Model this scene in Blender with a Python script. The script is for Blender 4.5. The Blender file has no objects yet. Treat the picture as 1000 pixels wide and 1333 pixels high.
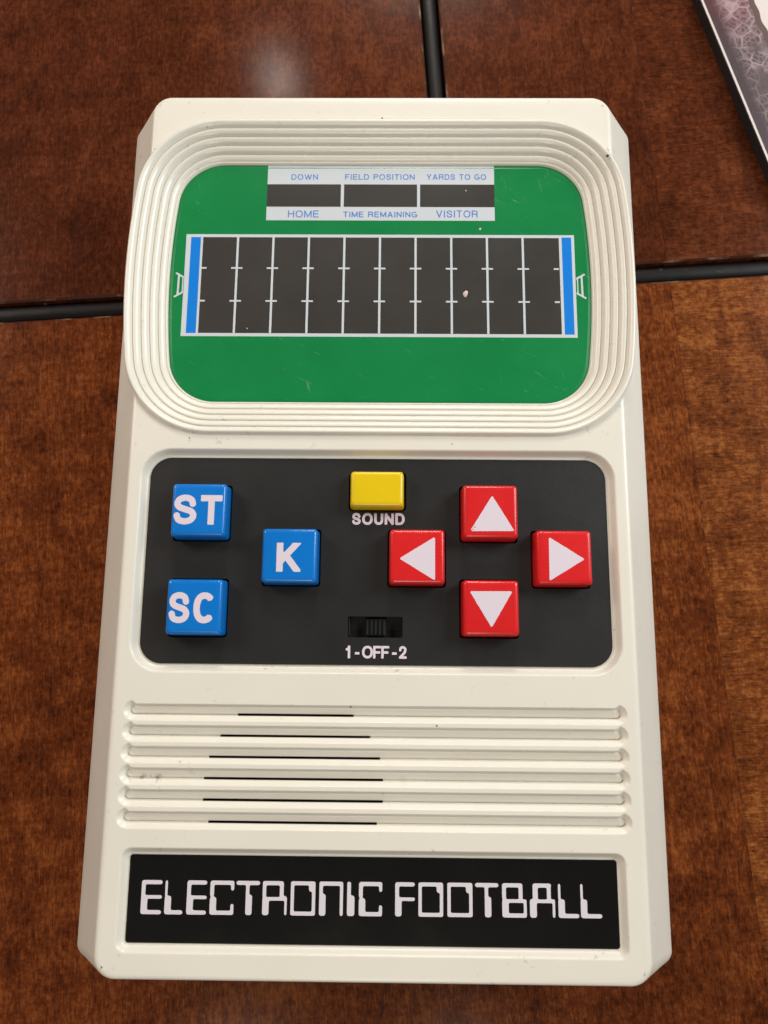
import bpy, math, random
import numpy as np
from mathutils import Matrix, Vector

# ------------------------------------------------------------------ units: 1 mm = 0.001
MM = 0.001
TOP = 24.0                      # height of the game's face above the table (mm)
scene = bpy.context.scene
COL = scene.collection

# ------------------------------------------------------------------ camera
cam_data = bpy.data.cameras.new('camera')
cam = bpy.data.objects.new('camera', cam_data)
COL.objects.link(cam)
scene.camera = cam
cam_data.sensor_fit = 'HORIZONTAL'
cam_data.sensor_width = 36.0
cam_data.lens = 36.0
cam_data.clip_start = 0.005
cam_data.clip_end = 20.0
RX, RY, RZ = 0.18113726, 0.01011525, 0.00909298
rot = Matrix.Rotation(RZ, 4, 'Z') @ Matrix.Rotation(RY, 4, 'Y') @ Matrix.Rotation(RX, 4, 'X')
cam.matrix_world = Matrix.Translation(Vector((2.56996, -24.84156, TOP + 119.684)) * MM) @ rot
cam_data.dof.use_dof = True
cam_data.dof.focus_distance = 0.1225
cam_data.dof.aperture_fstop = 60.0

# ------------------------------------------------------------------ world and lamps
world = bpy.data.worlds.new('World')
scene.world = world
world.use_nodes = True
bg = world.node_tree.nodes['Background']
bg.inputs[0].default_value = (1.0, 0.92, 0.85, 1)
bg.inputs[1].default_value = 0.11

def area(name, loc, target, size, power, color, size_y=None):
    l = bpy.data.lights.new(name, 'AREA')
    l.shape = 'RECTANGLE' if size_y else 'DISK'
    l.size = size
    if size_y: l.size_y = size_y
    l.energy = power
    l.color = color
    o = bpy.data.objects.new(name, l)
    COL.objects.link(o)
    o.location = Vector(loc)
    d = Vector(target) - Vector(loc)
    o.rotation_euler = d.to_track_quat('-Z', 'Y').to_euler()
    return o

# small warm ceiling lamp beyond the far end of the game, slightly to the left
area('ceiling_lamp', (-0.15, 0.705, 0.735), (0, 0.03, 0.02), 0.02, 0.09, (1.0, 0.90, 0.80))
# broad unseen fill light, added beyond the far end to light the face
area('far_fill', (0.03, 0.68, 0.38), (0, 0.12, 0.02), 0.22, 2.5, (1.0, 0.93, 0.84))
# warm room lamp high on the left
area('room_lamp', (-0.40, 0.24, 0.32), (0, 0.12, 0.02), 0.20, 1.25, (1.0, 0.86, 0.77))
# cool daylight from a window on the right
area('window_light', (0.46, 0.22, 0.36), (0, 0.12, 0.02), 0.26, 2.9, (0.93, 0.985, 1.0), 0.26)
# soft lamp and two small bulbs overhead behind the photographer
area('back_lamp', (0.00, -0.56, 0.52), (0, 0.12, 0.02), 0.16, 1.0, (1.0, 0.94, 0.86))
area('rear_lamp', (-0.14, -0.42, 0.62), (0, 0, 0.02), 0.02, 0.22, (1.0, 0.85, 0.70))
area('rear_lamp', (0.07, -0.42, 0.62), (0, 0, 0.02), 0.02, 0.22, (1.0, 0.85, 0.70))

scene.view_settings.view_transform = 'Standard'
scene.view_settings.look = 'None'
scene.view_settings.exposure = 0.05
scene.view_settings.gamma = 1.0
scene.cycles.max_bounces = 8

# ------------------------------------------------------------------ materials
class NT:
    def __init__(s, name):
        s.m = bpy.data.materials.new(name); s.m.use_nodes = True
        s.t = s.m.node_tree; s.b = s.t.nodes['Principled BSDF']
    def n(s, typ, **kw):
        nd = s.t.nodes.new(typ)
        for k, v in kw.items():
            if k.startswith('i_'): nd.inputs[k[2:].replace('_', ' ')].default_value = v
            else: setattr(nd, k, v)
        return nd
    def l(s, a, b): s.t.links.new(a, b)
    def coords(s, scale=(1, 1, 1), rotz=0.0):
        tc = s.n('ShaderNodeTexCoord'); mp = s.n('ShaderNodeMapping')
        mp.inputs['Scale'].default_value = scale
        mp.inputs['Rotation'].default_value = (0, 0, rotz)
        s.l(tc.outputs['Object'], mp.inputs['Vector'])
        if rotz:                                     # turn first, then stretch
            mp.inputs['Scale'].default_value = (1, 1, 1)
            m2 = s.n('ShaderNodeMapping'); m2.inputs['Scale'].default_value = scale
            s.l(mp.outputs['Vector'], m2.inputs['Vector']); return m2.outputs['Vector']
        return mp.outputs['Vector']
    def noise(s, vec, scale, detail=4, rough=0.55, dist=0.0):
        n = s.n('ShaderNodeTexNoise'); s.l(vec, n.inputs['Vector'])
        n.inputs['Scale'].default_value = scale; n.inputs['Detail'].default_value = detail
        n.inputs['Roughness'].default_value = rough; n.inputs['Distortion'].default_value = dist
        return n.outputs['Fac']
    def ramp(s, fac, stops):
        r = s.n('ShaderNodeValToRGB'); s.l(fac, r.inputs['Fac'])
        e = r.color_ramp.elements
        while len(e) < len(stops): e.new(0.5)
        for el, (p, c) in zip(e, stops):
            el.position = p; el.color = (c[0], c[1], c[2], 1) if len(c) == 3 else c
        return r.outputs['Color']
    def mix(s, fac, a, b, mode='MIX'):
        m = s.n('ShaderNodeMix', data_type='RGBA', blend_type=mode)
        for sock, v in ((m.inputs[0], fac), (m.inputs[6], a), (m.inputs[7], b)):
            if isinstance(v, (int, float)): sock.default_value = v
            elif isinstance(v, tuple): sock.default_value = (v[0], v[1], v[2], 1)
            else: s.l(v, sock)
        return m.outputs[2]
    def math(s, op, a, b=0.0, clamp=False):
        m = s.n('ShaderNodeMath', operation=op, use_clamp=clamp)
        for sock, v in ((m.inputs[0], a), (m.inputs[1], b)):
            if isinstance(v, (int, float)): sock.default_value = v
            else: s.l(v, sock)
        return m.outputs[0]
    def bump(s, h, strength, dist_mm, prev=None):
        b = s.n('ShaderNodeBump'); b.inputs['Strength'].default_value = strength
        b.inputs['Distance'].default_value = dist_mm * MM
        s.l(h, b.inputs['Height'])
        if prev is not None: s.l(prev, b.inputs['Normal'])
        return b.outputs['Normal']

def setb(n, color=None, rough=None, spec=None, coat=None, coat_rough=None, normal=None, sss=None):
    b = n.b
    def put(k, v):
        if v is None: return
        if isinstance(v, (int, float)): b.inputs[k].default_value = v
        elif isinstance(v, tuple): b.inputs[k].default_value = (v[0], v[1], v[2], 1)
        else: n.l(v, b.inputs[k])
    put('Base Color', color); put('Roughness', rough); put('Specular IOR Level', spec)
    put('Coat Weight', coat); put('Coat Roughness', coat_rough); put('Normal', normal)
    if sss:
        b.inputs['Subsurface Weight'].default_value = sss
        b.inputs['Subsurface Radius'].default_value = (1.0, 0.7, 0.45)
        b.inputs['Subsurface Scale'].default_value = 0.0008

def plastic(name, color, rough=0.35, grain=0.25, grain_mm=0.02, gscale=2200, var=0.05, spec=0.5, dirt=None, smear=0.12):
    n = NT(name); v = n.coords()
    big = n.noise(v, 45, 4, 0.6); fine = n.noise(v, gscale, 2, 0.5)
    dark = tuple(c * (1 - var * 2) for c in color); lite = tuple(min(1, c * (1 + var)) for c in color)
    col = n.mix(big, dark, lite)
    if dirt:
        d1 = n.noise(v, 420, 3, 0.7); d2 = n.noise(v, 38, 2, 0.5)
        mk = n.math('MULTIPLY', n.ramp(d1, [(0.64, (0, 0, 0)), (0.76, (1, 1, 1))]), n.ramp(d2, [(0.42, (0, 0, 0)), (0.62, (1, 1, 1))]))
        col = n.mix(n.math('MULTIPLY', mk, 0.6), col, dirt)
        # scuff streaks
        v2 = n.coords((1, 7, 1), 0.35)
        d3 = n.ramp(n.noise(v2, 150, 3, 0.7), [(0.66, (0, 0, 0)), (0.78, (1, 1, 1))])
        d4 = n.ramp(n.noise(v, 30, 2, 0.5), [(0.52, (0, 0, 0)), (0.66, (1, 1, 1))])
        col = n.mix(n.math('MULTIPLY', n.math('MULTIPLY', d3, d4), 0.35), col, tuple(c * 0.6 for c in dirt))
    r = n.math('ADD', n.math('MULTIPLY', n.noise(v, 90, 5, 0.7), smear), rough - smear / 2)
    nm = n.bump(fine, grain, grain_mm)
    setb(n, col, r, spec, normal=nm)
    return n.m

M = {}
M['cream'] = plastic('cream_plastic', (0.750, 0.714, 0.622), 0.33, 0.30, 0.03, 1900, 0.035, dirt=(0.16, 0.11, 0.07))
M['ridge'] = plastic('cream_ridge_plastic', (0.765, 0.730, 0.642), 0.26, 0.35, 0.03, 1900, 0.02, dirt=(0.16, 0.11, 0.07))
M['panel'] = plastic('charcoal_panel', (0.0115, 0.011, 0.0105), 0.46, 0.5, 0.03, 1100, 0.25)
M['plate'] = plastic('black_gloss', (0.006, 0.0055, 0.005), 0.20, 0.12, 0.01, 700, 0.1, smear=0.2, spec=0.3)
M['well'] = plastic('black_well', (0.004, 0.004, 0.004), 0.6)
M['blue'] = plastic('blue_button', (0.002, 0.172, 0.59), 0.24, 0.15, 0.02, 500, 0.08, smear=.3)
M['red'] = plastic('red_button', (0.66, 0.015, 0.017), 0.24, 0.2, 0.02, 400, 0.10, smear=.3)
M['yellow'] = plastic('yellow_button', (0.76, 0.535, 0.004), 0.30, 0.3, 0.02, 700, 0.06)
M['knob'] = plastic('black_knob', (0.012, 0.013, 0.014), 0.4)
M['print'] = plastic('white_print', (0.69, 0.61, 0.68), 0.45, 0.4, 0.02, 1200, 0.02)
M['title'] = plastic('title_print', (0.66, 0.62, 0.66), 0.5, 0.3, 0.02, 1200, 0.02)
M['scr_white'] = plastic('screen_white', (0.56, 0.60, 0.63), 0.30, 0.15, 0.01, 500, 0.02)
M['scr_win'] = plastic('smoked_window', (0.038, 0.034, 0.030), 0.33, 0.12, 0.01, 500, 0.08, smear=0.2)
M['scr_blue'] = plastic('screen_blue', (0.001, 0.19, 0.66), 0.30, 0.15, 0.01, 500, 0.02)
M['scr_text'] = plastic('screen_text_blue', (0.07, 0.20, 0.56), 0.35, 0.1, 0.01, 500, 0.02)
M['chip'] = plastic('pale_chip', (0.62, 0.48, 0.44), 0.6)
M['dark_speck'] = plastic('dark_speck', (0.03, 0.018, 0.012), 0.6)

def green_mat():
    n = NT('green_screen'); v = n.coords()
    col = n.mix(n.noise(v, 60, 4, 0.6), (0.003, 0.165, 0.042), (0.007, 0.225, 0.062))
    sp = n.ramp(n.noise(v, 1300, 2, 0.6), [(0.70, (0, 0, 0)), (0.85, (1, 1, 1))])
    col = n.mix(n.math('MULTIPLY', sp, 0.25), col, (0.12, 0.30, 0.12))
    v2 = n.coords((1, 9, 1), 0.5)
    sc = n.ramp(n.noise(v2, 170, 3, 0.7), [(0.66, (0, 0, 0)), (0.74, (1, 1, 1))])
    v3 = n.coords((8, 1, 1), -0.2)
    sc2 = n.ramp(n.noise(v3, 150, 3, 0.7), [(0.68, (0, 0, 0)), (0.76, (1, 1, 1))])
    col = n.mix(n.math('MULTIPLY', n.math('MAXIMUM', sc, sc2), 0.18), col, (0.35, 0.45, 0.35))
    r = n.math('ADD', n.math('MULTIPLY', n.noise(v, 120, 5, 0.7), 0.18), 0.14)
    setb(n, col, r, 0.5, normal=n.bump(n.noise(v, 500, 2), 0.12, 0.01))
    return n.m
M['green'] = green_mat()

def wood_mat(name, ang, base_dark, base_mid, base_lite, cross=0.5):
    """ang: direction of the grain"""
    n = NT(name)
    v = n.coords((1, 1, 1), -ang)
    vg = n.coords((1.0, 9.0, 1.0), -ang)         # long fibres along the grain
    vc = n.coords((7.0, 1.6, 1.0), -ang)         # curl figure across it
    big = n.noise(v, 16, 4, 0.55, 0.6)
    mott = n.noise(n.coords((1.0, 1.8, 1.0), -ang), 110, 5, 0.65, 0.8)
    fib = n.noise(vg, 190, 5, 0.7, 0.2)
    curl = n.noise(vc, 38, 4, 0.65, 0.5)
    fine = n.noise(v, 900, 3, 0.7)
    h = n.math('ADD', n.math('MULTIPLY', mott, 0.34), n.math('MULTIPLY', fib, 0.26))
    h = n.math('ADD', h, n.math('MULTIPLY', curl, 0.16 * cross * 2))
    h = n.math('ADD', h, n.math('MULTIPLY', big, 0.24))
    h = n.math('ADD', h, n.math('MULTIPLY', fine, 0.40))
    fib2 = n.noise(n.coords((1.0, 6.0, 1.0), -ang), 520, 4, 0.75, 0.3)
    h = n.math('ADD', h, n.math('MULTIPLY', fib2, 0.34))
    h = n.math('SUBTRACT', h, 0.29 + 0.08 * cross * 2)
    col = n.ramp(h, [(0.36, base_dark), (0.50, base_mid), (0.64, base_lite)])
    pores = n.ramp(n.noise(n.coords((1.0, 5.0, 1.0), -ang), 420, 3, 0.7), [(0.58, (0, 0, 0)), (0.72, (1, 1, 1))])
    col = n.mix(n.math('MULTIPLY', pores, 0.7), col, tuple(c * 0.35 for c in base_dark))
    # fine pale scratches and specks of dust
    sc = n.ramp(n.noise(n.coords((1.0, 26.0, 1.0), 1.1), 34, 2, 0.6), [(0.745, (0, 0, 0)), (0.765, (1, 1, 1))])
    sm = n.ramp(n.noise(v, 25, 2), [(0.55, (0, 0, 0)), (0.65, (1, 1, 1))])
    col = n.mix(n.math('MULTIPLY', n.math('MULTIPLY', sc, sm), 0.3), col, (0.36, 0.22, 0.16))
    vo = n.n('ShaderNodeTexVoronoi'); n.l(v, vo.inputs['Vector']); vo.inputs['Scale'].default_value = 150
    du = n.ramp(vo.outputs['Distance'], [(0.030, (1, 1, 1)), (0.055, (0, 0, 0))])
    dm = n.ramp(n.noise(v, 70, 2), [(0.58, (0, 0, 0)), (0.62, (1, 1, 1))])
    col = n.mix(n.math('MULTIPLY', n.math('MULTIPLY', du, dm), 0.7), col, (0.45, 0.32, 0.24))
    r = n.math('ADD', n.math('MULTIPLY', n.noise(v, 300, 4, 0.7), 0.08), 0.10)
    nm = n.bump(fib, 0.15, 0.02); nm = n.bump(n.noise(v, 260, 4, 0.6), 0.15, 0.025, nm)
    setb(n, col, r, 0.25, normal=nm)
    return n.m
PHI = math.radians(4.03)
M['wood_a'] = wood_mat('brown_wood', math.pi / 2 - .02, (0.030, 0.0065, 0.0022), (0.072, 0.0165, 0.0056), (0.135, 0.036, 0.0125))
M['wood_b'] = wood_mat('brown_wood_across', 0.015, (0.034, 0.0075, 0.0024), (0.085, 0.020, 0.0065), (0.16, 0.045, 0.015), 0.9)
M['wood_c'] = wood_mat('brown_wood_lower', math.pi / 2 + .03, (0.044, 0.0090, 0.0022), (0.130, 0.030, 0.0070), (0.27, 0.078, 0.019), 0.7)
M['wood_d'] = wood_mat('orange_brown_wood', -0.02, (0.056, 0.0135, 0.0032), (0.170, 0.045, 0.0110), (0.35, 0.120, 0.030), 0.9)
def worn_glint_mat():
    n = NT('worn_glint_board_edge'); v = n.coords()  # worn wood plus the bevel's edge highlight, both put into the colour
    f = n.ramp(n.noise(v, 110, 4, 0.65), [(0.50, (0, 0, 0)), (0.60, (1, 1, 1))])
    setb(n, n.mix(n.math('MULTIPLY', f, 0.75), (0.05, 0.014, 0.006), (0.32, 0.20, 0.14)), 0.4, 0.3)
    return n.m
M['worn_glint'] = worn_glint_mat()
M['groove'] = plastic('black_groove', (0.006, 0.0045, 0.004), 0.42, 0.8, 0.08, 260, 0.3, spec=0.22, dirt=(0.3, 0.25, 0.2))

def leather_mat():
    n = NT('printed_leather'); v = n.coords()
    def cells(scale, warp, lo):
        mp = n.n('ShaderNodeMix', data_type='RGBA'); mp.inputs[0].default_value = warp
        tx = n.n('ShaderNodeTexNoise'); n.l(v, tx.inputs['Vector']); tx.inputs['Scale'].default_value = 300; tx.inputs['Detail'].default_value = 4
        n.l(v, mp.inputs[6]); n.l(tx.outputs['Color'], mp.inputs[7])
        vo = n.n('ShaderNodeTexVoronoi', feature='DISTANCE_TO_EDGE')
        n.l(mp.outputs[2], vo.inputs['Vector']); vo.inputs['Scale'].default_value = scale
        return n.ramp(vo.outputs['Distance'], [(0.0, (1, 1, 1)), (lo, (0, 0, 0))])
    edge = n.math('MAXIMUM', cells(360, .0010, .11), n.math('MULTIPLY', cells(900, .0006, .16), 0.55))
    sep = n.n('ShaderNodeSeparateXYZ'); n.l(v, sep.inputs[0])
    inw = n.n('ShaderNodeMapRange'); n.l(sep.outputs[1], inw.inputs[0]); inw.inputs[1].default_value = .0020; inw.inputs[2].default_value = .0050
    along = n.n('ShaderNodeMapRange'); n.l(sep.outputs[0], along.inputs[0]); along.inputs[1].default_value = -.002; along.inputs[2].default_value = .014
    mid = n.mix(along.outputs[0], (0.24, 0.060, 0.075), (0.110, 0.072, 0.076))
    far = n.mix(along.outputs[0], (0.085, 0.016, 0.020), (0.062, 0.036, 0.042))
    base = n.mix(inw.outputs[0], far, mid)
    base = n.mix(n.ramp(n.noise(v, 420, 4, .7), [(0.35, (0, 0, 0)), (0.7, (1, 1, 1))]), base, n.mix(0.5, base, (0.03, 0.02, 0.024)))
    fac = n.math('MULTIPLY', n.math('MULTIPLY', edge, n.ramp(n.noise(v, 200, 3), [(0.30, (0, 0, 0)), (0.5, (1, 1, 1))])), inw.outputs[0])
    col = n.mix(n.math('MULTIPLY', fac, 0.75), base, (0.44, 0.34, 0.35))
    setb(n, col, 0.45, 0.4, normal=n.bump(edge, 0.2, 0.06))
    return n.m
M['leather'] = leather_mat()
M['paper'] = plastic('white_paper', (0.66, 0.58, 0.55), 0.55)
M['paper_dark'] = plastic('black_card_side', (0.010, 0.007, 0.007), 0.6)
M['stitch'] = plastic('brown_stitch', (0.10, 0.05, 0.045), 0.6)

# ------------------------------------------------------------------ object helpers
def link_mesh(name, verts, faces, mat, parent=None, smooth=False, mats=None, fmat=None):
    me = bpy.data.meshes.new(name)
    v = np.asarray(verts, dtype=np.float64) * MM
    me.from_pydata(v.tolist(), [], [tuple(f) for f in faces])
    for m in (mats or [mat]): me.materials.append(m)
    if fmat is not None: me.polygons.foreach_set('material_index', list(fmat))
    if smooth: me.polygons.foreach_set('use_smooth', [True] * len(me.polygons))
    me.update(); me.validate()
    o = bpy.data.objects.new(name, me)
    COL.objects.link(o)
    if parent: o.parent = parent
    return o

def thing(name, label, cat, group=None, loc=(0, 0, 0), rz=0.0):
    o = bpy.data.objects.new(name, None); COL.objects.link(o)
    o.empty_display_size = 0.02
    o.location = Vector(loc) * MM; o.rotation_euler = (0, 0, rz)
    o['label'] = label; o['category'] = cat
    if group: o['group'] = group
    return o

def rr_ring(hx, hy, r, n=6):
    pts = []
    r = max(min(r, hx, hy), 1e-4)
    for cx, cy, a0 in ((hx - r, hy - r, 0), (-hx + r, hy - r, 90), (-hx + r, -hy + r, 180), (hx - r, -hy + r, 270)):
        for k in range(n + 1):
            a = math.radians(a0 + 90 * k / n)
            pts.append((cx + r * math.cos(a), cy + r * math.sin(a)))
    return pts

def loft(name, rings, mat, parent, cx=0, cy=0, cap_bottom=False, n=6, smooth=True):
    """rings: (hx, hy, r, z) from the top down"""
    V = []; F = []
    for hx, hy, r, z in rings:
        V += [(cx + x, cy + y, z) for x, y in rr_ring(hx, hy, r, n)]
    m = 4 * (n + 1)
    F.append(tuple(range(m)))
    for k in range(len(rings) - 1):
        for i in range(m):
            j = (i + 1) % m
            F.append((k * m + i, (k + 1) * m + i, (k + 1) * m + j, k * m + j))
    if cap_bottom: F.append(tuple(reversed(range((len(rings) - 1) * m, len(rings) * m))))
    return link_mesh(name, V, F, mat, parent, smooth)

def box(name, x0, x1, y0, y1, z0, z1, mat, parent, bev=0.0):
    b = bev
    return loft(name, [((x1 - x0) / 2 - b, (y1 - y0) / 2 - b, max(b, .001), z1), ((x1 - x0) / 2, (y1 - y0) / 2, max(2 * b, .002), z1 - b), ((x1 - x0) / 2, (y1 - y0) / 2, max(2 * b, .002), z0)] if b else
                [((x1 - x0) / 2, (y1 - y0) / 2, .001, z1), ((x1 - x0) / 2, (y1 - y0) / 2, .001, z0)],
                mat, parent, (x0 + x1) / 2, (y0 + y1) / 2, n=2 if b else 1, smooth=False)

# signed-distance shapes -> clean meshes by marching squares
def sd_box(X, Y, cx, cy, hx, hy, r=0.0, ang=0.0):
    dx = X - cx; dy = Y - cy
    if ang:
        c, s = math.cos(ang), math.sin(ang); dx, dy = c * dx + s * dy, -s * dx + c * dy
    qx = np.abs(dx) - hx + r; qy = np.abs(dy) - hy + r
    return np.hypot(np.maximum(qx, 0), np.maximum(qy, 0)) + np.minimum(np.maximum(qx, qy), 0) - r
def smin(a, b, k):
    h = np.clip(0.5 + 0.5 * (b - a) / k, 0, 1)
    return b * (1 - h) + a * h - k * h * (1 - h)

def march(field, xs, ys, z, off=0, zwall=None):
    """polygons of field<0 on the grid xs,ys; returns verts, faces"""
    V = []; idx = {}; F = []; nx, ny = len(xs), len(ys)
    def corner(i, j):
        k = (0, i, j)
        if k not in idx: idx[k] = len(V) + off; V.append((xs[i], ys[j], z))
        return idx[k]
    def cross(i, j, i2, j2):
        a, b = (i, j), (i2, j2)
        if a > b: a, b = b, a
        k = (1, a, b)
        if k not in idx:
            fa, fb = field[a[1], a[0]], field[b[1], b[0]]
            t = fa / (fa - fb)
            idx[k] = len(V) + off
            V.append((xs[a[0]] + (xs[b[0]] - xs[a[0]]) * t, ys[a[1]] + (ys[b[1]] - ys[a[1]]) * t, z))
        return idx[k]
    ins = field < 0
    cnt = ins[:-1, :-1].astype(int) + ins[1:, :-1] + ins[:-1, 1:] + ins[1:, 1:]
    walls = []
    for j in range(ny - 1):
        i = 0
        row = cnt[j]
        while i < nx - 1:
            c = row[i]
            if c == 0: i += 1; continue
            if c == 4:
                s = i
                while i < nx - 1 and row[i] == 4: i += 1
                poly = [corner(k, j) for k in range(s, i + 1)] + [corner(k, j + 1) for k in range(i, s - 1, -1)] if zwall is not None or True else None
                F.append(tuple(poly)); continue
            cs = [(i, j), (i + 1, j), (i + 1, j + 1), (i, j + 1)]
            poly = []; kinds = []
            for q in range(4):
                a = cs[q]; b = cs[(q + 1) % 4]
                ia, ib = ins[a[1], a[0]], ins[b[1], b[0]]
                if ia: poly.append(corner(*a)); kinds.append(0)
                if ia != ib: poly.append(cross(*a, *b)); kinds.append(1 if ia else 2)
            F.append(tuple(poly))
            for q in range(len(poly)):
                if kinds[q] == 1 and kinds[(q + 1) % len(poly)] == 2: walls.append((poly[q], poly[(q + 1) % len(poly)]))
            i += 1
    if zwall is not None:
        low = {}
        def lw(a):
            if a not in low:
                x, y, _ = V[a - off]; low[a] = len(V) + off; V.append((x, y, zwall))
            return low[a]
        for a, b in walls: F.append((a, lw(a), lw(b), b))
    return V, F

def sdf_part(name, fn, x0, x1, y0, y1, res, z, mat, parent, zwall=None):
    xs = np.arange(x0, x1 + res, res); ys = np.arange(y0, y1 + res, res)
    X, Y = np.meshgrid(xs, ys)
    f = fn(X, Y); f[0, :] = 9; f[-1, :] = 9; f[:, 0] = 9; f[:, -1] = 9
    f = np.where(np.abs(f) < 1e-6, 1e-6, f)
    V, F = march(f, xs, ys, z, zwall=zwall)
    return link_mesh(name, V, F, mat, parent)

# ------------------------------------------------------------------ lettering
def ell(cx, cy, rx, ry, a0, a1, n=14, p=1.0):
    out = []
    for k in range(n + 1):
        a = math.radians(a0 + (a1 - a0) * k / n); c, s = math.cos(a), math.sin(a)
        out.append((cx + rx * math.copysign(abs(c) ** p, c), cy + ry * math.copysign(abs(s) ** p, s)))
    return out
def cat_rom(P, n=5):
    out = []
    for i in range(len(P) - 1):
        p0 = P[max(i - 1, 0)]; p1 = P[i]; p2 = P[i + 1]; p3 = P[min(i + 2, len(P) - 1)]
        for k in range(n):
            t = k / n
            out.append(tuple(0.5 * (2 * b + (c - a) * t + (2 * a - 5 * b + 4 * c - d) * t * t + (3 * b - a - 3 * c + d) * t ** 3) for a, b, c, d in zip(p0, p1, p2, p3)))
    out.append(P[-1]); return out
PP = 0.88
GL = {  # letter: (relative width, strokes as (points, cap)), unit square of the centre lines
 'A': (.98, [([(0, -.1), (.5, 1.06), (1, -.1)], 'q'), ([(.2, .27), (.8, .27)], 'b')]),
 'C': (.95, [(ell(.5, .5, .5, .5, 42, 318, 22, PP), 'b')]),
 'D': (.92, [([(0, 0), (0, 1), (.42, 1)] + ell(.42, .5, .58, .5, 90, -90, 14, PP) + [(.42, 0), (0, 0)], 'c')]),
 'E': (.82, [([(1, 1), (0, 1), (0, 0), (1, 0)], 'q'), ([(0, .52), (.92, .52)], 'q')]),
 'F': (.76, [([(1, 1), (0, 1), (0, -.1)], 'q'), ([(0, .48), (.85, .48)], 'q')]),
 'G': (1.0, [(ell(.5, .5, .5, .5, 42, 300, 20, PP) + [(.88, .06), (1, .12), (1, .44)], 'b'), ([(.55, .44), (1, .44)], 'q')]),
 'H': (.90, [([(0, -.1), (0, 1.1)], 'q'), ([(1, -.1), (1, 1.1)], 'q'), ([(0, .52), (1, .52)], 'b')]),
 'I': (.24, [([(.5, -.1), (.5, 1.1)], 'q')]),
 'K': (.92, [([(0, -.1), (0, 1.1)], 'q'), ([(.95, 1.12), (0, .28)], 'q'), ([(.32, .60), (1.02, -.12)], 'q')]),
 'L': (.76, [([(0, 1.1), (0, 0), (1, 0)], 'q')]),
 'M': (1.08, [([(0, -.1), (0, 1), (.5, .05), (1, 1), (1, -.1)], 'q')]),
 'N': (.90, [([(0, -.1), (0, 1), (1, 0), (1, 1.1)], 'q')]),
 'O': (1.04, [(ell(.5, .5, .5, .5, 0, 360, 28, PP), 'c')]),
 'P': (.84, [([(0, -.1), (0, 1), (.6, 1)] + ell(.65, .74, .35, .26, 90, -90, 10, PP) + [(0, .48)], 'q')]),
 'R': (.92, [([(0, -.1), (0, 1), (.6, 1)] + ell(.62, .745, .35, .255, 90, -90, 10, PP) + [(0, .49)], 'q'), ([(.62, .49), (.92, .38), (.95, .0), (1.02, -.1)], 'b')]),
 'S': (.86, [(cat_rom([(.95, .72), (.84, .92), (.5, 1), (.15, .93), (.03, .75), (.16, .60), (.5, .51), (.86, .42), (1, .25), (.86, .07), (.5, 0), (.14, .07), (.01, .27)], 6), 'b')]),
 'T': (.84, [([(-.1, 1), (1.1, 1)], 'q'), ([(.5, 1), (.5, -.1)], 'q')]),
 'U': (.90, [([(0, 1.1), (0, .4)] + ell(.5, .38, .5, .38, 180, 360, 14, PP) + [(1, .4), (1, 1.1)], 'q')]),
 'V': (.94, [([(-.02, 1.1), (.5, -.06), (1.02, 1.1)], 'q')]),
 'W': (1.36, [([(-.02, 1.1), (.26, -.04), (.5, .98), (.74, -.04), (1.02, 1.1)], 'q')]),
 'Y': (.94, [([(-.02, 1.12), (.5, .42), (1.02, 1.12)], 'q'), ([(.5, .42), (.5, -.1)], 'q')]),
 '1': (.52, [([(1, -.1), (1, 1.05)], 'q'), ([(.95, .98), (.75, .80), (.0, .72)], 'b')]),
 '2': (.80, [(cat_rom([(.0, .68), (.12, .92), (.5, 1), (.88, .90), (.96, .70), (.80, .46), (.35, .20), (.06, .0)]), 'b'), ([(.02, 0), (1, 0)], 'q')]),
 '-': (.36, [([(0, .38), (1, .38)], 'q')]),
}
def stroke_sdf(X, Y, pts, hw, cap):
    d = np.full(X.shape, 9.0); n = len(pts)
    for i in range(n - 1):
        (ax, ay), (bx, by) = pts[i], pts[i + 1]
        L = math.hypot(bx - ax, by - ay)
        if L < 1e-6: continue
        d = np.minimum(d, sd_box(X, Y, (ax + bx) / 2, (ay + by) / 2, L / 2 + (hw if cap == 'q' and n == 2 else 0), hw, 0, math.atan2(by - ay, bx - ax)))
    rng = range(n) if cap == 'c' else range(1, n - 1)
    for i in rng: d = np.minimum(d, np.hypot(X - pts[i][0], Y - pts[i][1]) - hw)
    if cap == 'q' and n > 2:
        for (a, b) in ((pts[1], pts[0]), (pts[-2], pts[-1])):
            L = math.hypot(b[0] - a[0], b[1] - a[1]) or 1
            ex, ey = b[0] + (b[0] - a[0]) / L * hw, b[1] + (b[1] - a[1]) / L * hw
            d = np.minimum(d, sd_box(X, Y, (b[0] + ex) / 2, (b[1] + ey) / 2, hw / 2, hw, 0, math.atan2(b[1] - a[1], b[0] - a[0])))
        # square outer corners of straight right-angled joints
        for i in range(1, n - 1):
            a, b, c = pts[i - 1], pts[i], pts[i + 1]
            v1 = (b[0] - a[0], b[1] - a[1]); v2 = (c[0] - b[0], c[1] - b[1])
            if abs(v1[0] * v2[0] + v1[1] * v2[1]) < 1e-6 and min(abs(v1[0]), abs(v1[1])) < 1e-9 and max(map(abs, v1)) > hw and max(map(abs, v2)) > hw:
                d = np.minimum(d, sd_box(X, Y, b[0], b[1], hw, hw))
    return d
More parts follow.
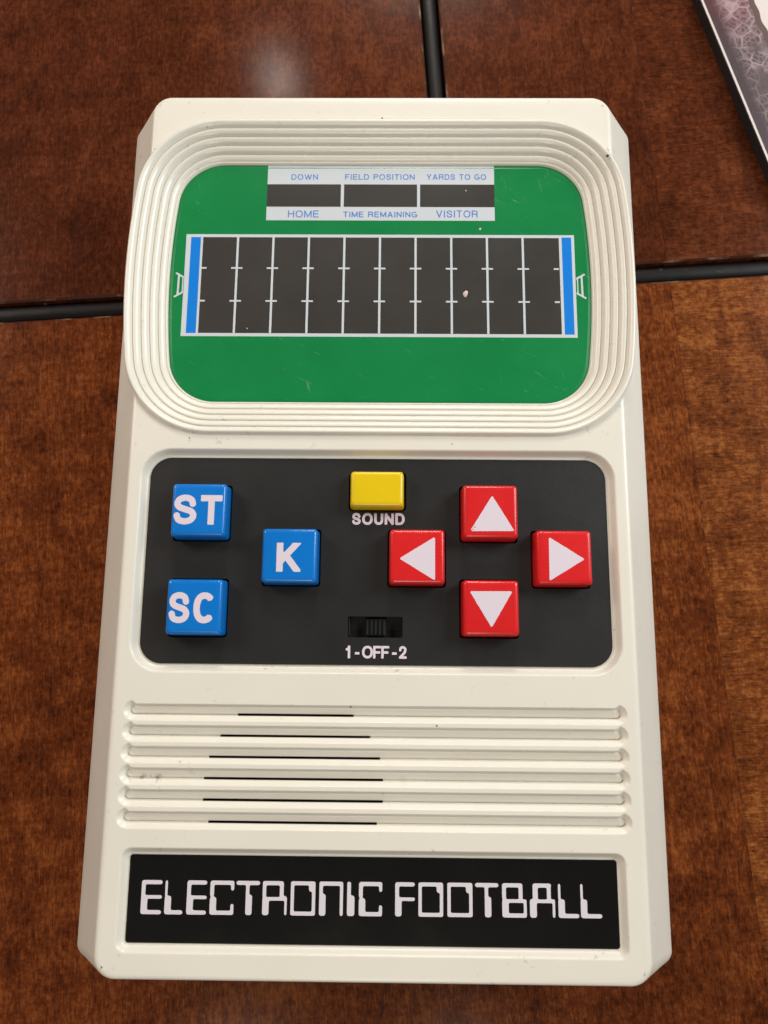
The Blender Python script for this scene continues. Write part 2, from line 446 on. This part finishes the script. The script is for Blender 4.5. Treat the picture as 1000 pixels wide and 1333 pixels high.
def glyph_geo(ch, x, y, H, W, sw, res, rough=0.0, seed=0):
    """verts/faces for a glyph whose box is x..x+W, y..y+H"""
    hw = sw / 2
    xs = np.arange(x - 2 * res, x + W + 2.5 * res, res); ys = np.arange(y - 2 * res, y + H + 2.5 * res, res)
    X, Y = np.meshgrid(xs, ys); d = np.full(X.shape, 9.0)
    for pts, cap in GL[ch][1]:
        P = [(x + hw + px * (W - sw), y + hw + py * (H - sw)) for px, py in pts]
        d = np.minimum(d, stroke_sdf(X, Y, P, hw, cap))
    d = np.maximum(d, sd_box(X, Y, x + W / 2, y + H / 2, W / 2, H / 2))
    if rough:
        rs = np.random.RandomState(seed); a = rs.uniform(0, 6.28, 6); k = rs.uniform(3, 14, 6)
        d = d + rough * (np.sin(X * k[0] + a[0]) * np.sin(Y * k[1] + a[1]) + .6 * np.sin(X * k[2] * 2 + Y * k[3] + a[2]))
    d = np.where(np.abs(d) < 1e-6, 1e-6, d)
    return xs, ys, d
def text_part(s, x0, x1, y0, y1, sw, z, mat, parent, name='lettering', res=None, gap=0.14, space=0.36, rough=0.0):
    H = y1 - y0; res = res or H / 22
    ws = [space if c == ' ' else GL[c][0] for c in s]
    tot = sum(ws) + gap * (len(s) - 1)
    k = (x1 - x0) / tot; x = x0; V = []; F = []
    for i, (c, w) in enumerate(zip(s, ws)):
        if c != ' ':
            xs, ys, d = glyph_geo(c, x, y0, H, w * k, min(sw, w * k * .98), res, rough, i)
            v, f = march(d, xs, ys, z, off=len(V)); V += v; F += f
        x += (w + gap) * k
    return link_mesh(name, V, F, mat, parent)

# ================================================================== TABLE
GV = 46.9; GU = 17.6; GH = 2.05
table = thing('table', 'dark reddish brown wooden tabletop with black grooves, lying under the white game', 'table', rz=PHI)
def board_tight(u0, u1, v0, v1, mat, left, right, low, high):
    """bevel widths per side"""
    z = [(0, 1), (-.4, 0)]
    V = [(u0 + left, v0 + low, 0), (u1 - right, v0 + low, 0), (u1 - right, v1 - high, 0), (u0 + left, v1 - high, 0),
         (u0, v0, -.35), (u1, v0, -.35), (u1, v1, -.35), (u0, v1, -.35),
         (u0, v0, -5), (u1, v0, -5), (u1, v1, -5), (u0, v1, -5)]
    F = [(0, 1, 2, 3)] + [f for a in range(4) for f in ((a, a + 4, (a + 1) % 4 + 4, (a + 1) % 4), (a + 4, a + 8, (a + 1) % 4 + 8, (a + 1) % 4 + 4))]
    return link_mesh('board', V, F, None, table, mats=[mat, M['worn_glint']], fmat=[0] + [1, 0] * 4)
E1 = 600
b = .38; s_ = .015
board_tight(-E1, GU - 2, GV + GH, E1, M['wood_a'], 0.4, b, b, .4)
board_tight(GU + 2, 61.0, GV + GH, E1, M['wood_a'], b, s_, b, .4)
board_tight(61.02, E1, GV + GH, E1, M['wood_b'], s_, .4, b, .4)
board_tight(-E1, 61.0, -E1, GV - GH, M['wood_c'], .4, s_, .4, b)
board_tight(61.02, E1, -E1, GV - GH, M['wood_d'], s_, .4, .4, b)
def strip(p0, p1, hw):
    """black rounded filler in the groove between boards"""
    n = 10; (x0, y0), (x1, y1) = p0, p1
    dx, dy = x1 - x0, y1 - y0; L = math.hypot(dx, dy); nx, ny = -dy / L, dx / L
    V = []; F = []; K = int(L / 6)
    rs = random.Random(3)
    for k in range(K + 1):
        t = k / K; w = rs.uniform(-.05, .05)
        for q in range(n + 1):
            a = math.pi * q / n
            o = math.cos(a) * hw; z = -2.4 + math.sin(a) ** .7 * 1.55 + w * math.sin(a)
            V.append((x0 + dx * t + nx * o, y0 + dy * t + ny * o, z))
    for k in range(K):
        for q in range(n):
            a = k * (n + 1) + q; F.append((a, a + n + 1, a + n + 2, a + 1))
    return link_mesh('groove_strip', V, F, M['groove'], table, True)
strip((-E1, GV), (E1, GV), 2.0)
strip((GU, GV + 2.0), (GU, E1), 1.95)
box('underside', -E1, E1, -E1, E1, -25, -4.9, M['groove'], table)

# ================================================================== GAME
game = thing('handheld_game', 'cream white handheld electronic football game lying flat on the brown table', 'handheld game', loc=(0, 0, TOP))

# --- bezel outline: offsets of a convex core
BCY = 38.15; CB = 13.95; CX = 28.3; CR = 120.0
def bezel_core():
    P = []   # (x, y, nx, ny), counter-clockwise
    amax = math.asin(CB / CR)
    side = [(CX - CR + CR * math.cos(a), CR * math.sin(a), math.cos(a), math.sin(a)) for a in np.linspace(-amax, amax, 25)]
    cx, cy = side[-1][0], side[-1][1]
    corner = [(cx, cy, math.cos(a), math.sin(a)) for a in np.linspace(amax, math.pi / 2, 22)[1:]]
    top = [(x, cy, 0, 1) for x in np.linspace(cx, 0, 14)[1:]]
    q = side + corner + top                                  # right side, then to the top middle
    P += side[12:] + corner + top                            # from (x,0) to the top middle
    mir = [(-x, y, -nx, ny) for x, y, nx, ny in reversed(P[:-1])]
    up = P + mir                                             # upper half, right to left
    low = [(-x, -y, -nx, -ny) for x, y, nx, ny in up]        # rotated by 180 degrees
    return up[:-1] + low[:-1]
CORE = bezel_core(); R0 = 8.0
def bezel_z(t):
    # t from the screen edge (0) outwards
    T0, T1 = 0.30, 6.35; p = (T1 - T0) / 5.0
    if t <= T0: return -2.75 - (T0 - t) / T0 * 0.25
    u = (t - T0) / p; k = min(int(u), 4); f = u - k
    base = -3.0 + 3.75 * ((k + 0.5) / 5) ** 0.9
    stepz = 0.75
    hump = math.sqrt(max(0.0, 1 - (2 * f - 1) ** 2))
    return base - 0.45 + stepz * (f - .5) * 0.95 + 0.60 * hump
prof = [(0.0, -4.5), (0.0, -3.35), (0.03, -3.1), (0.10, -2.98), (0.2, -2.86)]
for k in range(5):
    for q in range(0 if k == 0 else 1, 15):
        f = (1 - math.cos(math.pi * min(q / 14, .9999))) / 2
        t = 0.30 + (6.35 - 0.30) * (k + f) / 5
        prof.append((t, bezel_z(min(t, 6.3499))))
zl = prof[-1][1]
prof += [(6.42, zl - .05), (6.52, zl - .20), (6.60, zl - .45), (6.66, zl - .9), (6.70, -.9), (6.95, -5), (7.1, -8.5)]
def sweep(name, prof, mat, parent, cap=False):
    V = []; F = []; n = len(CORE)
    for t, z in prof:
        for x, y, nx, ny in CORE: V.append((x + nx * (R0 + t), BCY + y + ny * (R0 + t), z))
    for k in range(len(prof) - 1):
        for i in range(n):
            j = (i + 1) % n; F.append((k * n + i, k * n + j, (k + 1) * n + j, (k + 1) * n + i))
    return link_mesh(name, V, F, mat, parent, True)
bezel = sweep('bezel', prof, M['ridge'], game)

# --- body: height field face + lofted sides
PANEL = (0.0, -10.4, 36.75, 16.5, 3.6)
PLATE = (-0.05, -60.55, 35.95, 6.15, 0.45)
GY = [-34.42, -37.53, -40.64, -43.74, -46.82, -49.94]          # lower edges of the groove floors
SL = [(-20.86, -3.31), (-23.39, -.71), (-24.98, .82), (-25.62, 1.30), (-25.58, 1.33), (-24.62, .46)]
def ease(t): 
    t = np.clip(t, 0, 1); return t * t * (3 - 2 * t)
def lines(segs):
    out = []
    for a, b_, s in segs:
        n = max(1, int(round((b_ - a) / s))); out += list(np.linspace(a, b_, n, endpoint=False))
    out.append(segs[-1][1]); return np.array(out)
gx = lines([(-38.9, -35.0, .10), (-35.0, -32.0, .2), (-32.0, 32.0, .5), (32.0, 35.0, .2), (35.0, 38.9, .10)])
for a, b_ in SL:
    for e in (a, b_): gx = np.append(gx, [e - .05, e + .05])
gx = np.unique(np.round(gx, 4))
gy = lines([(-69.6, -68.2, .35), (-68.2, -66.0, .09), (-66.0, -55.3, .6), (-55.3, -52.8, .09), (-52.8, -52.0, .2), (-52.0, -32.2, .10), (-32.2, -28.6, .4), (-28.6, -26.0, .10), (-26.0, -22.0, .22),
            (-22.0, 1.5, .6), (1.5, 5.0, .2), (5.0, 7.8, .09), (7.8, 69.6, .3)])
for g in GY: gy = np.append(gy, [g - .10, g - .08, g + .20, g + .22])
gy = np.unique(np.round(gy, 4))
X, Y = np.meshgrid(gx, gy)
Z = np.zeros_like(X)
d = sd_box(X, Y, *PANEL)
Z -= 1.2 * ease((1.25 - d) / 1.05)
Z = np.where(d < -.45, -4.2, Z)
d = sd_box(X, Y, *PLATE)
Z = np.minimum(Z, -0.95 * ease((1.10 - d) / 1.0))
Z = np.where(d < -.35, -1.6, Z)
for g, (a, b_) in zip(GY, SL):
    fh = 0.68                                                   # half height of the groove floor
    d = sd_box(X, Y, 0, g + fh, 37.35, fh, fh)
    sl = ease((g + fh - Y) / (2 * fh) + .5)                      # 0 at the upper side, 1 at the lower
    eb = ease((np.abs(X) - 36.2) / .9)
    wd = (.26 + .58 * sl) * (1 - eb) + .78 * eb; Dp = (.38 + .42 * sl) * (1 - eb) + .66 * eb
    Z = np.minimum(Z, -Dp * np.clip((wd - d) / (wd - .06), 0, 1) - (.10 + .25 * sl) * ease((0.10 - d) / 0.12))
    Z = Z - 0.30 * np.exp(-((d - .03) / .10) ** 2) * (.30 + .70 * sl)   # moulded line round the groove floor
    slot = (X > a) & (X < b_) & (Y > g - .09) & (Y < g + .215)
    Z = np.where(slot, -3.2, Z)
_ax = np.abs(X); _ay = np.abs(Y - BCY)
_arc = CX - CR + np.sqrt(CR ** 2 - np.minimum(_ay, CB) ** 2)
Z = np.where(np.hypot(np.maximum(_ax - _arc, 0), np.maximum(_ay - CB, 0)) < R0 + 6.2, -5.6, Z)
# very slight moulding waviness
Z += 0.018 * np.sin(X * .21 + 1) * np.sin(Y * .17)
nx_, ny_ = len(gx), len(gy)
V = np.stack([X.ravel(), Y.ravel(), Z.ravel()], 1).tolist()
F = []; fm = []
for j in range(ny_ - 1):
    r0 = j * nx_
    for i in range(nx_ - 1):
        F.append((r0 + i, r0 + i + 1, r0 + nx_ + i + 1, r0 + nx_ + i))
zz = Z
deep = np.minimum(np.minimum(zz[:-1, :-1], zz[1:, :-1]), np.minimum(zz[:-1, 1:], zz[1:, 1:]))
yc = (Y[:-1, :-1] + Y[1:, 1:]) / 2
fm = ((deep < -2.6) & (yc < -30)).astype(int).ravel().tolist()
per = [(i, 0) for i in range(nx_)] + [(nx_ - 1, j) for j in range(1, ny_)] + [(i, ny_ - 1) for i in range(nx_ - 2, -1, -1)] + [(0, j) for j in range(ny_ - 2, 0, -1)]
prev = [j * nx_ + i for i, j in per]
P0 = [(gx[i], gy[j]) for i, j in per]; hx0, hy0 = 38.9, 69.6
rings = [(39.35, 70.5, 2.8, 0.0), (39.75, 70.95, 3.0, -.05), (39.98, 71.2, 3.15, -.20)] + [
         (40.2 + .25 * k, 71.3 + .0025 * k, 3.2 - .055 * k, -.48 - .375 * k) for k in range(17)] + [(45.75, 71.4, 1.9, -8.8), (45.98, 71.4, 1.8, -9.25), (46.0, 71.3, 1.8, -9.9),
         (45.6, 71.0, 1.8, -16), (44.9, 70.3, 1.8, -23.2), (44.2, 69.6, 1.6, -23.9)]
for A, B, r, z in rings:
    cur = []
    for px, py in P0:
        qx, qy = px * A / hx0, py * B / hy0
        cx, cy = A - r, B - r
        if abs(qx) > cx and abs(qy) > cy:
            vx, vy = abs(qx) - cx, abs(qy) - cy; L = math.hypot(vx, vy) or 1
            qx = math.copysign(cx + vx / L * r, qx); qy = math.copysign(cy + vy / L * r, qy)
        ay_ = abs(qy - BCY); ac = CX - CR + math.sqrt(CR ** 2 - min(ay_, CB) ** 2)
        under = math.hypot(max(abs(qx) - ac, 0), max(ay_ - CB, 0)) < R0 + 6.3     # hidden below the bezel
        cur.append(len(V)); V.append((qx, qy, min(z, -5.6) if under else z))
    n = len(cur)
    for i in range(n):
        j = (i + 1) % n; F.append((prev[i], cur[i], cur[j], prev[j])); fm.append(0)
    prev = cur
F.append(tuple(reversed(prev))); fm.append(0)
body = link_mesh('body', V, F, None, game, True, mats=[M['cream'], M['well']], fmat=fm)

# --- screen
ZS = -3.2
V = [(x + nx * (R0 + .25), BCY + y + ny * (R0 + .25), ZS) for x, y, nx, ny in CORE]
n = len(V)
inner = [(x + nx * (R0 - .6), BCY + y + ny * (R0 - .6), ZS) for x, y, nx, ny in CORE]
V = inner + [(x, y, ZS - .13) for x, y, z in V] + [(x, y, ZS - 1.2) for x, y, z in V]
F = [tuple(range(n))] + [(i + m, i + n + m, (i + 1) % n + n + m, (i + 1) % n + m) for m in (0, n) for i in range(n)]
screen = link_mesh('screen', V, F, M['green'], game)
e = 0.012
def rect(name, x0, x1, y0, y1, z, mat, parent):
    return link_mesh(name, [(x0, y0, z), (x1, y0, z), (x1, y1, z), (x0, y1, z)], [(0, 1, 2, 3)], mat, parent)
# scoreboard
rect('score_strip', -20.0, 20.0, 49.45, 59.4, ZS + e, M['scr_white'], screen)
link_mesh('score_strip', [(-20.0, 59.4, ZS + e), (20, 59.4, ZS + e), (20, 60.15, ZS + e - .105), (-20.0, 60.15, ZS + e - .105)], [(0, 1, 2, 3)], M['scr_white'], screen)
for a, b_ in ((-20.0, -7.0), (-6.45, 6.42), (6.95, 20.0)):
    rect('display_window', a, b_, 52.05, 56.4, ZS + 2 * e, M['scr_win'], screen)
for s, x0, x1, y0, y1, sw in (('DOWN', -15.8, -11.1, 57.27, 58.36, .17), ('FIELD POSITION', -6.3, 6.0, 57.3, 58.4, .17), ('YARDS TO GO', 8.1, 18.6, 57.33, 58.43, .17),
                              ('HOME', -16.2, -10.8, 49.99, 51.35, .19), ('TIME REMAINING', -6.5, 6.45, 50.05, 51.15, .18), ('VISITOR', 9.75, 17.05, 50.05, 51.42, .19)):
    text_part(s, x0, x1, y0, y1, sw, ZS + 2 * e, M['scr_text'], screen, res=.065, gap=.2, space=.4)
# field
rect('field_border', -33.8, 33.65, 27.87, 46.75, ZS + e, M['scr_white'], screen)
rect('end_zone', -32.95, -31.25, 28.42, 46.2, ZS + 2 * e, M['scr_blue'], screen)
rect('end_zone', 31.5, 33.15, 28.42, 46.3, ZS + 2 * e, M['scr_blue'], screen)
rect('field_window', -30.85, 31.0, 28.45, 46.2, ZS + 2 * e, M['scr_win'], screen)
yl = [-30.93 + 6.185 * k for k in range(11)]
for k, x in enumerate(yl):
    if 0 < k < 10: rect('yard_line', x - .19, x + .19, 28.45, 46.2, ZS + 3 * e, M['scr_white'], screen)
    for yy in (40.38, 34.30):
        a, b_ = (-.98, .98) if 0 < k < 10 else ((.08, .95) if k == 0 else (-.95, -.08))
        rect('hash_mark', x + a, x + b_, yy - .15, yy + .15, ZS + 4 * e, M['scr_white'], screen)
for sgn in (-1, 1):
    def gp(X, Y, s=sgn):
        x = X * s
        d = sd_box(x, Y, 34.72, 37.25, .17, 1.95, 0, 0.02)
        d = np.minimum(d, stroke_sdf(x, Y, [(33.7, 38.55), (35.25, 39.45)], .16, 'b'))
        d = np.minimum(d, stroke_sdf(x, Y, [(33.7, 36.0), (35.35, 35.0)], .16, 'b'))
        return np.minimum(d, sd_box(x, Y, 33.98, 37.25, .09, 1.3))
    xa, xb = (-35.7, -33.82) if sgn < 0 else (33.67, 35.7)
    sdf_part('goal_post', gp, xa, xb, 34.5, 39.9, .08, ZS + 2 * e, M['scr_white'], screen)
def blob(name, x, y, r, z, mat, parent, seed=0, fl=.5):
    rs = random.Random(seed); n = 9
    pr = [r * rs.uniform(.65, 1.2) for _ in range(n)]
    V = [(x + pr[k] * math.cos(6.283 * k / n) * fl * 1.4, y + pr[k] * math.sin(6.283 * k / n), z) for k in range(n)]
    V += [(x + .6 * (a - x), y + .6 * (b_ - y), z + r * .22) for a, b_, _ in V[:n]]
    F = [tuple(range(n, 2 * n))] + [(k, (k + 1) % n, (k + 1) % n + n, k + n) for k in range(n)]
    return link_mesh(name, V, F, mat, parent, True)
blob('paint_chip', 14.75, 35.75, .60, ZS + 3.2 * e, M['chip'], screen, 1, .6)
blob('paint_chip', 17.4, 47.9, .26, ZS + 1.2 * e, M['chip'], screen, 2)
blob('paint_chip', -22.5, 29.3, .16, ZS + 3.2 * e, M['chip'], screen, 4)
blob('paint_chip', 15.0, 55.2, .14, ZS + 3.2 * e, M['chip'], screen, 5)

# --- control panel
BT = {'ST': (-27.85, -3.15), 'SC': (-27.75, -18.2), 'K': (-13.4, -10.2), 'U': (17.75, -3.08), 'L': (6.37, -10.2), 'R': (29.0, -10.2), 'D': (17.63, -18.0)}
YB = (0.03, 0.55, 4.2, 2.85)
def panel_sdf(X, Y):
    d = sd_box(X, Y, PANEL[0], PANEL[1], PANEL[2] - .12, PANEL[3] - .12, 3.45)
    for cx, cy in BT.values(): d = np.maximum(d, -sd_box(X, Y, cx, cy, 4.62, 4.58, .55))
    d = np.maximum(d, -sd_box(X, Y, YB[0] + .05, YB[1], 4.62, 3.22, .7))
    return np.maximum(d, -sd_box(X, Y, -.05, -20.95, 4.25, 1.62, .25))
ZP = -1.02
panel = sdf_part('control_panel', panel_sdf, -37.2, 37.2, -27.4, 6.6, .15, ZP, M['panel'], game, zwall=-3.0)
box('panel_backing', -35.9, 35.9, -26.2, 5.4, -4.1, -3.0, M['well'], panel)

tri = lambda pts: pts
def tri_part(pts, z, parent, chips=()):
    (ax, ay), (bx, by), (cx, cy) = pts
    gx_, gy_ = (ax + bx + cx) / 3, (ay + by + cy) / 3
    rs = np.random.RandomState(int(abs(ax * 10)))
    def fn(X, Y):
        d = np.full(X.shape, -9.0)
        for (p, q) in (((ax, ay), (bx, by)), ((bx, by), (cx, cy)), ((cx, cy), (ax, ay))):
            nx, ny = q[1] - p[1], -(q[0] - p[0]); L = math.hypot(nx, ny); nx /= L; ny /= L
            if (gx_ - p[0]) * nx + (gy_ - p[1]) * ny > 0: nx, ny = -nx, -ny
            k = (X - p[0]) * nx + (Y - p[1]) * ny + .22
            h = np.clip(.5 + .5 * (k - d) / .3, 0, 1); d = d * (1 - h) + k * h + .3 * h * (1 - h)
        d = d - .12 + .018 * np.sin(X * 9 + 1) * np.sin(Y * 11) + .012 * np.sin(X * 23 + Y * 17)
        for (px, py, r) in chips: d = np.maximum(d, r - np.hypot(X - px, (Y - py) * 1.4))
        return d
    xs_ = [p[0] for p in pts]; ys_ = [p[1] for p in pts]
    return sdf_part('arrow', fn, min(xs_) - .3, max(xs_) + .3, min(ys_) - .3, max(ys_) + .3, .09, z, M['print'], parent)
ZB = 2.0
def button(cx, cy, hx, hy, mat, label, zt=ZB, bev=.5):
    r = [(hx - bev * 1.6, hy - bev * 1.6, .25, zt), (hx - bev, hy - bev, .35, zt - .03), (hx - bev * .55, hy - bev * .55, .42, zt - .11),
         (hx - bev * .22, hy - bev * .22, .48, zt - .30), (hx - bev * .05, hy - bev * .05, .5, zt - .55), (hx, hy, .5, zt - .9), (hx + .12, hy + .12, .55, -1.9), (hx + .12, hy + .12, .55, -3.0)]
    o = loft('button', r, mat, game, cx, cy, n=5)
    o['label'] = label
    return o
hb = 4.27
bt = {}
for k, lab, m in (('ST', 'blue square button marked ST', 'blue'), ('SC', 'blue square button marked SC', 'blue'), ('K', 'blue square button marked K', 'blue'),
                  ('U', 'red square button with white arrow pointing up', 'red'), ('L', 'red square button with white arrow pointing left', 'red'),
                  ('R', 'red square button with white arrow pointing right', 'red'), ('D', 'red square button with white arrow pointing down', 'red')):
    bt[k] = button(BT[k][0], BT[k][1], hb, hb - .05, M[m], lab)
bt['Y'] = button(*YB, M['yellow'], 'yellow rectangular sound button', zt=1.4)
zt = ZB + .02
text_part('S', -31.72, -28.08, -5.5, -.75, 1.0, zt, M['print'], bt['ST'], 'letter', res=.1, rough=.01)
text_part('T', -27.5, -24.12, -5.5, -.80, 1.0, zt, M['print'], bt['ST'], 'letter', res=.1, rough=.012)
text_part('S', -31.58, -28.36, -20.72, -16.0, .96, zt, M['print'], bt['SC'], 'letter', res=.1, rough=.01)
text_part('C', -27.8, -24.4, -20.72, -16.0, 1.0, zt, M['print'], bt['SC'], 'letter', res=.1, rough=.012)
text_part('K', -15.35, -11.6, -12.75, -8.25, 1.02, zt, M['print'], bt['K'], 'letter', res=.1, rough=.01)
tri_part([(18.05, -.35), (14.35, -6.32), (21.6, -6.25)], zt, bt['U'], [(15.3, -5.6, .14), (15.0, -5.95, .12), (14.75, -6.1, .10), (20.4, -6.35, .12)])
tri_part([(3.4, -10.55), (9.22, -6.95), (9.2, -14.12)], zt, bt['L'])
tri_part([(32.3, -10.45), (26.58, -6.85), (26.5, -14.02)], zt, bt['R'])
tri_part([(17.65, -21.2), (14.2, -15.4), (21.1, -15.35)], zt, bt['D'])
text_part('SOUND', -3.95, 4.45, -4.85, -2.93, .42, ZP + .02, M['print'], panel, res=.06, gap=.13)
for s, a, b_, g in (('1', -4.75, -3.88, 0), ('-', -3.15, -2.45, 0), ('OFF', -2.05, 2.15, .02), ('-', 2.58, 3.32, 0), ('2', 3.65, 4.85, 0)):
    text_part(s, a, b_, -25.75, -23.83, .37, ZP + .02, M['print'], panel, res=.075, gap=g)
# slide switch
sw = box('slide_switch', -1.55, 1.60, -22.35, -19.55, -3.0, -2.05, M['knob'], game, .1)
for k in range(5):
    x = -1.30 + k * .65
    box('rib', x - .16, x + .16, -22.25, -19.65, -2.1, -1.55, M['knob'], sw, .08)
box('switch_frame', -4.24, -4.02, -22.4, -19.5, -3.0, -1.35, M['knob'], game, .06)

# --- name plate
plate = loft('name_plate', [(PLATE[2] - .22, PLATE[3] - .22, .35, -.80), (PLATE[2] - .12, PLATE[3] - .12, .42, -.84), (PLATE[2] - .1, PLATE[3] - .1, .45, -1.5)], M['plate'], game, PLATE[0], PLATE[1], n=4, smooth=False)
def B(*a): return a
TI = .57; TH = .94
def title_glyph(c, W, H):
    t, T = TI, TH; m = H * .52; cols = []
    if c in 'EF':
        L = [B(0, t * 1.0, m, H), B(0, T, 0, m), B(0, W, H - t, H), B(0, W, m - t * .55, m + t * .3)]
        if c == 'E': L.append(B(0, W, 0, t))
    elif c == 'L': L = [B(0, t * .62, m, H), B(0, T, 0, m + .1), B(0, W, 0, t)]
    elif c == 'I': L = [B(0, W * .5, m, H), B(0, W, 0, m + .35)]
    elif c == 'C': L = [B(0, t, m, H), B(0, T, 0, m), B(0, W, H - t, H), B(0, W, 0, t), B(W - t * .8, W, H - 1.35, H), B(W - t * .8, W, 0, 1.5)]
    elif c == 'T': L = [B(0, W, H - t, H), B(W * .41, W * .41 + t * .9, m, H), B(W * .41, W * .41 + T, 0, m + .35)]
    elif c == 'R': L = [B(0, t * .9, m, H), B(0, T, 0, m), B(0, W * .86, H - t, H), B(W * .86 - t, W * .86, m, H), B(0, W * .9, m - t * .75, m + t * .1), B(W - t * .62, W, 0, m + .1), B(W * .8, W, m - t * .7, m + .2)]
    elif c == 'A': L = [B(W * .12, W * .12 + t * 1.3, m, H), B(0, T * 1.05, 0, m + .1), B(W * .12, W * .86, H - t, H), B(W * .84 - t, W * .84, m, H), B(0, W * .9, m - t * .75, m + t * .1), B(W - t * .65, W, 0, m + .05), B(W * .8, W, m - t * .7, m + .1)]
    elif c == 'O': L = [B(0, t * .85, 0, H), B(W - t * .85, W, 0, H), B(0, W, 0, t * .95), B(0, W, H - t * .95, H), B(W - T * 1.0, W, H - 1.4, H)]
    elif c == 'N': L = [B(0, t * .9, m, H), B(0, T, 0, m + .55), B(0, W, H - t, H), B(W - t * .8, W, 0, H)]
    elif c == 'B': L = [B(0, t, m, H), B(0, T, 0, m), B(0, W * .84, H - t, H), B(W * .84 - t, W * .84, m, H), B(0, W * .9, m - t * .75, m + t * .1), B(W - t * .75, W, 0, m), B(W * .8, W, m - t * .6, m + .05), B(0, W, 0, t)]
    return L
TX = [(-33.9, -30.85, 'E'), (-30.42, -27.72, 'L'), (-27.2, -24.28, 'E'), (-23.8, -20.3, 'C'), (-20.0, -16.5, 'T'), (-16.1, -12.52, 'R'), (-11.98, -8.38, 'O'), (-7.8, -4.32, 'N'), (-3.72, -2.64, 'I'), (-2.0, 1.4, 'C'),
      (3.3, 6.18, 'F'), (6.7, 10.3, 'O'), (10.92, 14.58, 'O'), (14.95, 18.4, 'T'), (18.9, 22.45, 'B'), (22.92, 26.58, 'A'), (27.05, 30.05, 'L'), (30.3, 33.38, 'L')]
VV = [[], []]; FF = [[], []]
for x0, x1, c in TX:
    w = 0 if x0 < 3 else 1
    H = 4.66; y0 = -62.70 + .0035 * (x0 + 34)
    xs = np.arange(x0 - .2, x1 + .25, .075); ys = np.arange(y0 - .2, y0 + H + .25, .075)
    Xg, Yg = np.meshgrid(xs, ys); d = None
    for a, b_, c0, c1 in title_glyph(c, x1 - x0, H):
        q = sd_box(Xg, Yg, x0 + (a + b_) / 2, y0 + (c0 + c1) / 2, (b_ - a) / 2, (c1 - c0) / 2, .27 if min(b_ - a, c1 - c0) > .55 else .16)
        d = q if d is None else np.minimum(d, q)
    d = np.clip(d, -.5, .5)
    for _ in range(6):                                           # rounds the corners of the print
        p = np.pad(d, 1, mode='edge'); d = (p[1:-1, 1:-1] * 2 + p[:-2, 1:-1] + p[2:, 1:-1] + p[1:-1, :-2] + p[1:-1, 2:]) / 6
    d = np.where(np.abs(d) < 1e-6, 1e-6, d)
    v, f = march(d, xs, ys, -.78, off=len(VV[w])); VV[w] += v; FF[w] += f
for w in (0, 1): link_mesh('lettering', VV[w], FF[w], M['title'], plate)
# specks of dirt on the face
for x, y, r, s in ((38.9, 59.2, .30, 1), (0.2, 67.1, .14, 2), (-3.6, -33.0, .14, 3), (9.4, -35.6, .14, 4), (-30.4, 9.0, .14, 7), (12.0, 8.3, .10, 8)):
    o = blob('dirt_speck', x, y, r, .02 if y < 50 or y > 66.9 else .9, M['dark_speck'], body, s, .8)

# ================================================================== GAME BOX / BOOKLET in the corner
dx, dy = 78.05 - 66.9, 73.44 - 111.64; L = math.hypot(dx, dy); ex, ey = dx / L, dy / L       # along the left edge, downwards
book = thing('game_box', 'flat card box printed with wrinkled football leather, white edge, in the far right corner', 'box', loc=(66.9, 111.64, 0), rz=math.atan2(ey, ex))
# local frame: +x down along the edge, +y away from the game (to the right)
loft('box_body', [(104.9, 69.9, .4, 2.55), (105, 70, .5, 2.4), (105, 70, .5, 0.02)], M['paper_dark'], book, 10, 70, n=3, smooth=False)
rect('white_edge', -94.6, 114.6, 0.15, 139.6, 2.565, M['paper'], book)
rect('leather_print', -94.4, 114.4, 0.62, 139.3, 2.58, M['leather'], book)
def seam_y(X): return 9.4 + .012 * (X - 8) ** 2 + .15 * np.sin(X * 1.3)
def white_fn(X, Y): return np.maximum(-(Y - seam_y(X) - 1.3), X - 22)
def stitch_fn(X, Y): return np.maximum(-(Y - seam_y(X)), X - 22.5)
sdf_part('printed_seam', stitch_fn, -40, 23, 0, 60, .5, 2.595, M['stitch'], book)
sdf_part('printed_band', white_fn, -40, 22.5, 0, 60, .5, 2.61, M['paper'], book)
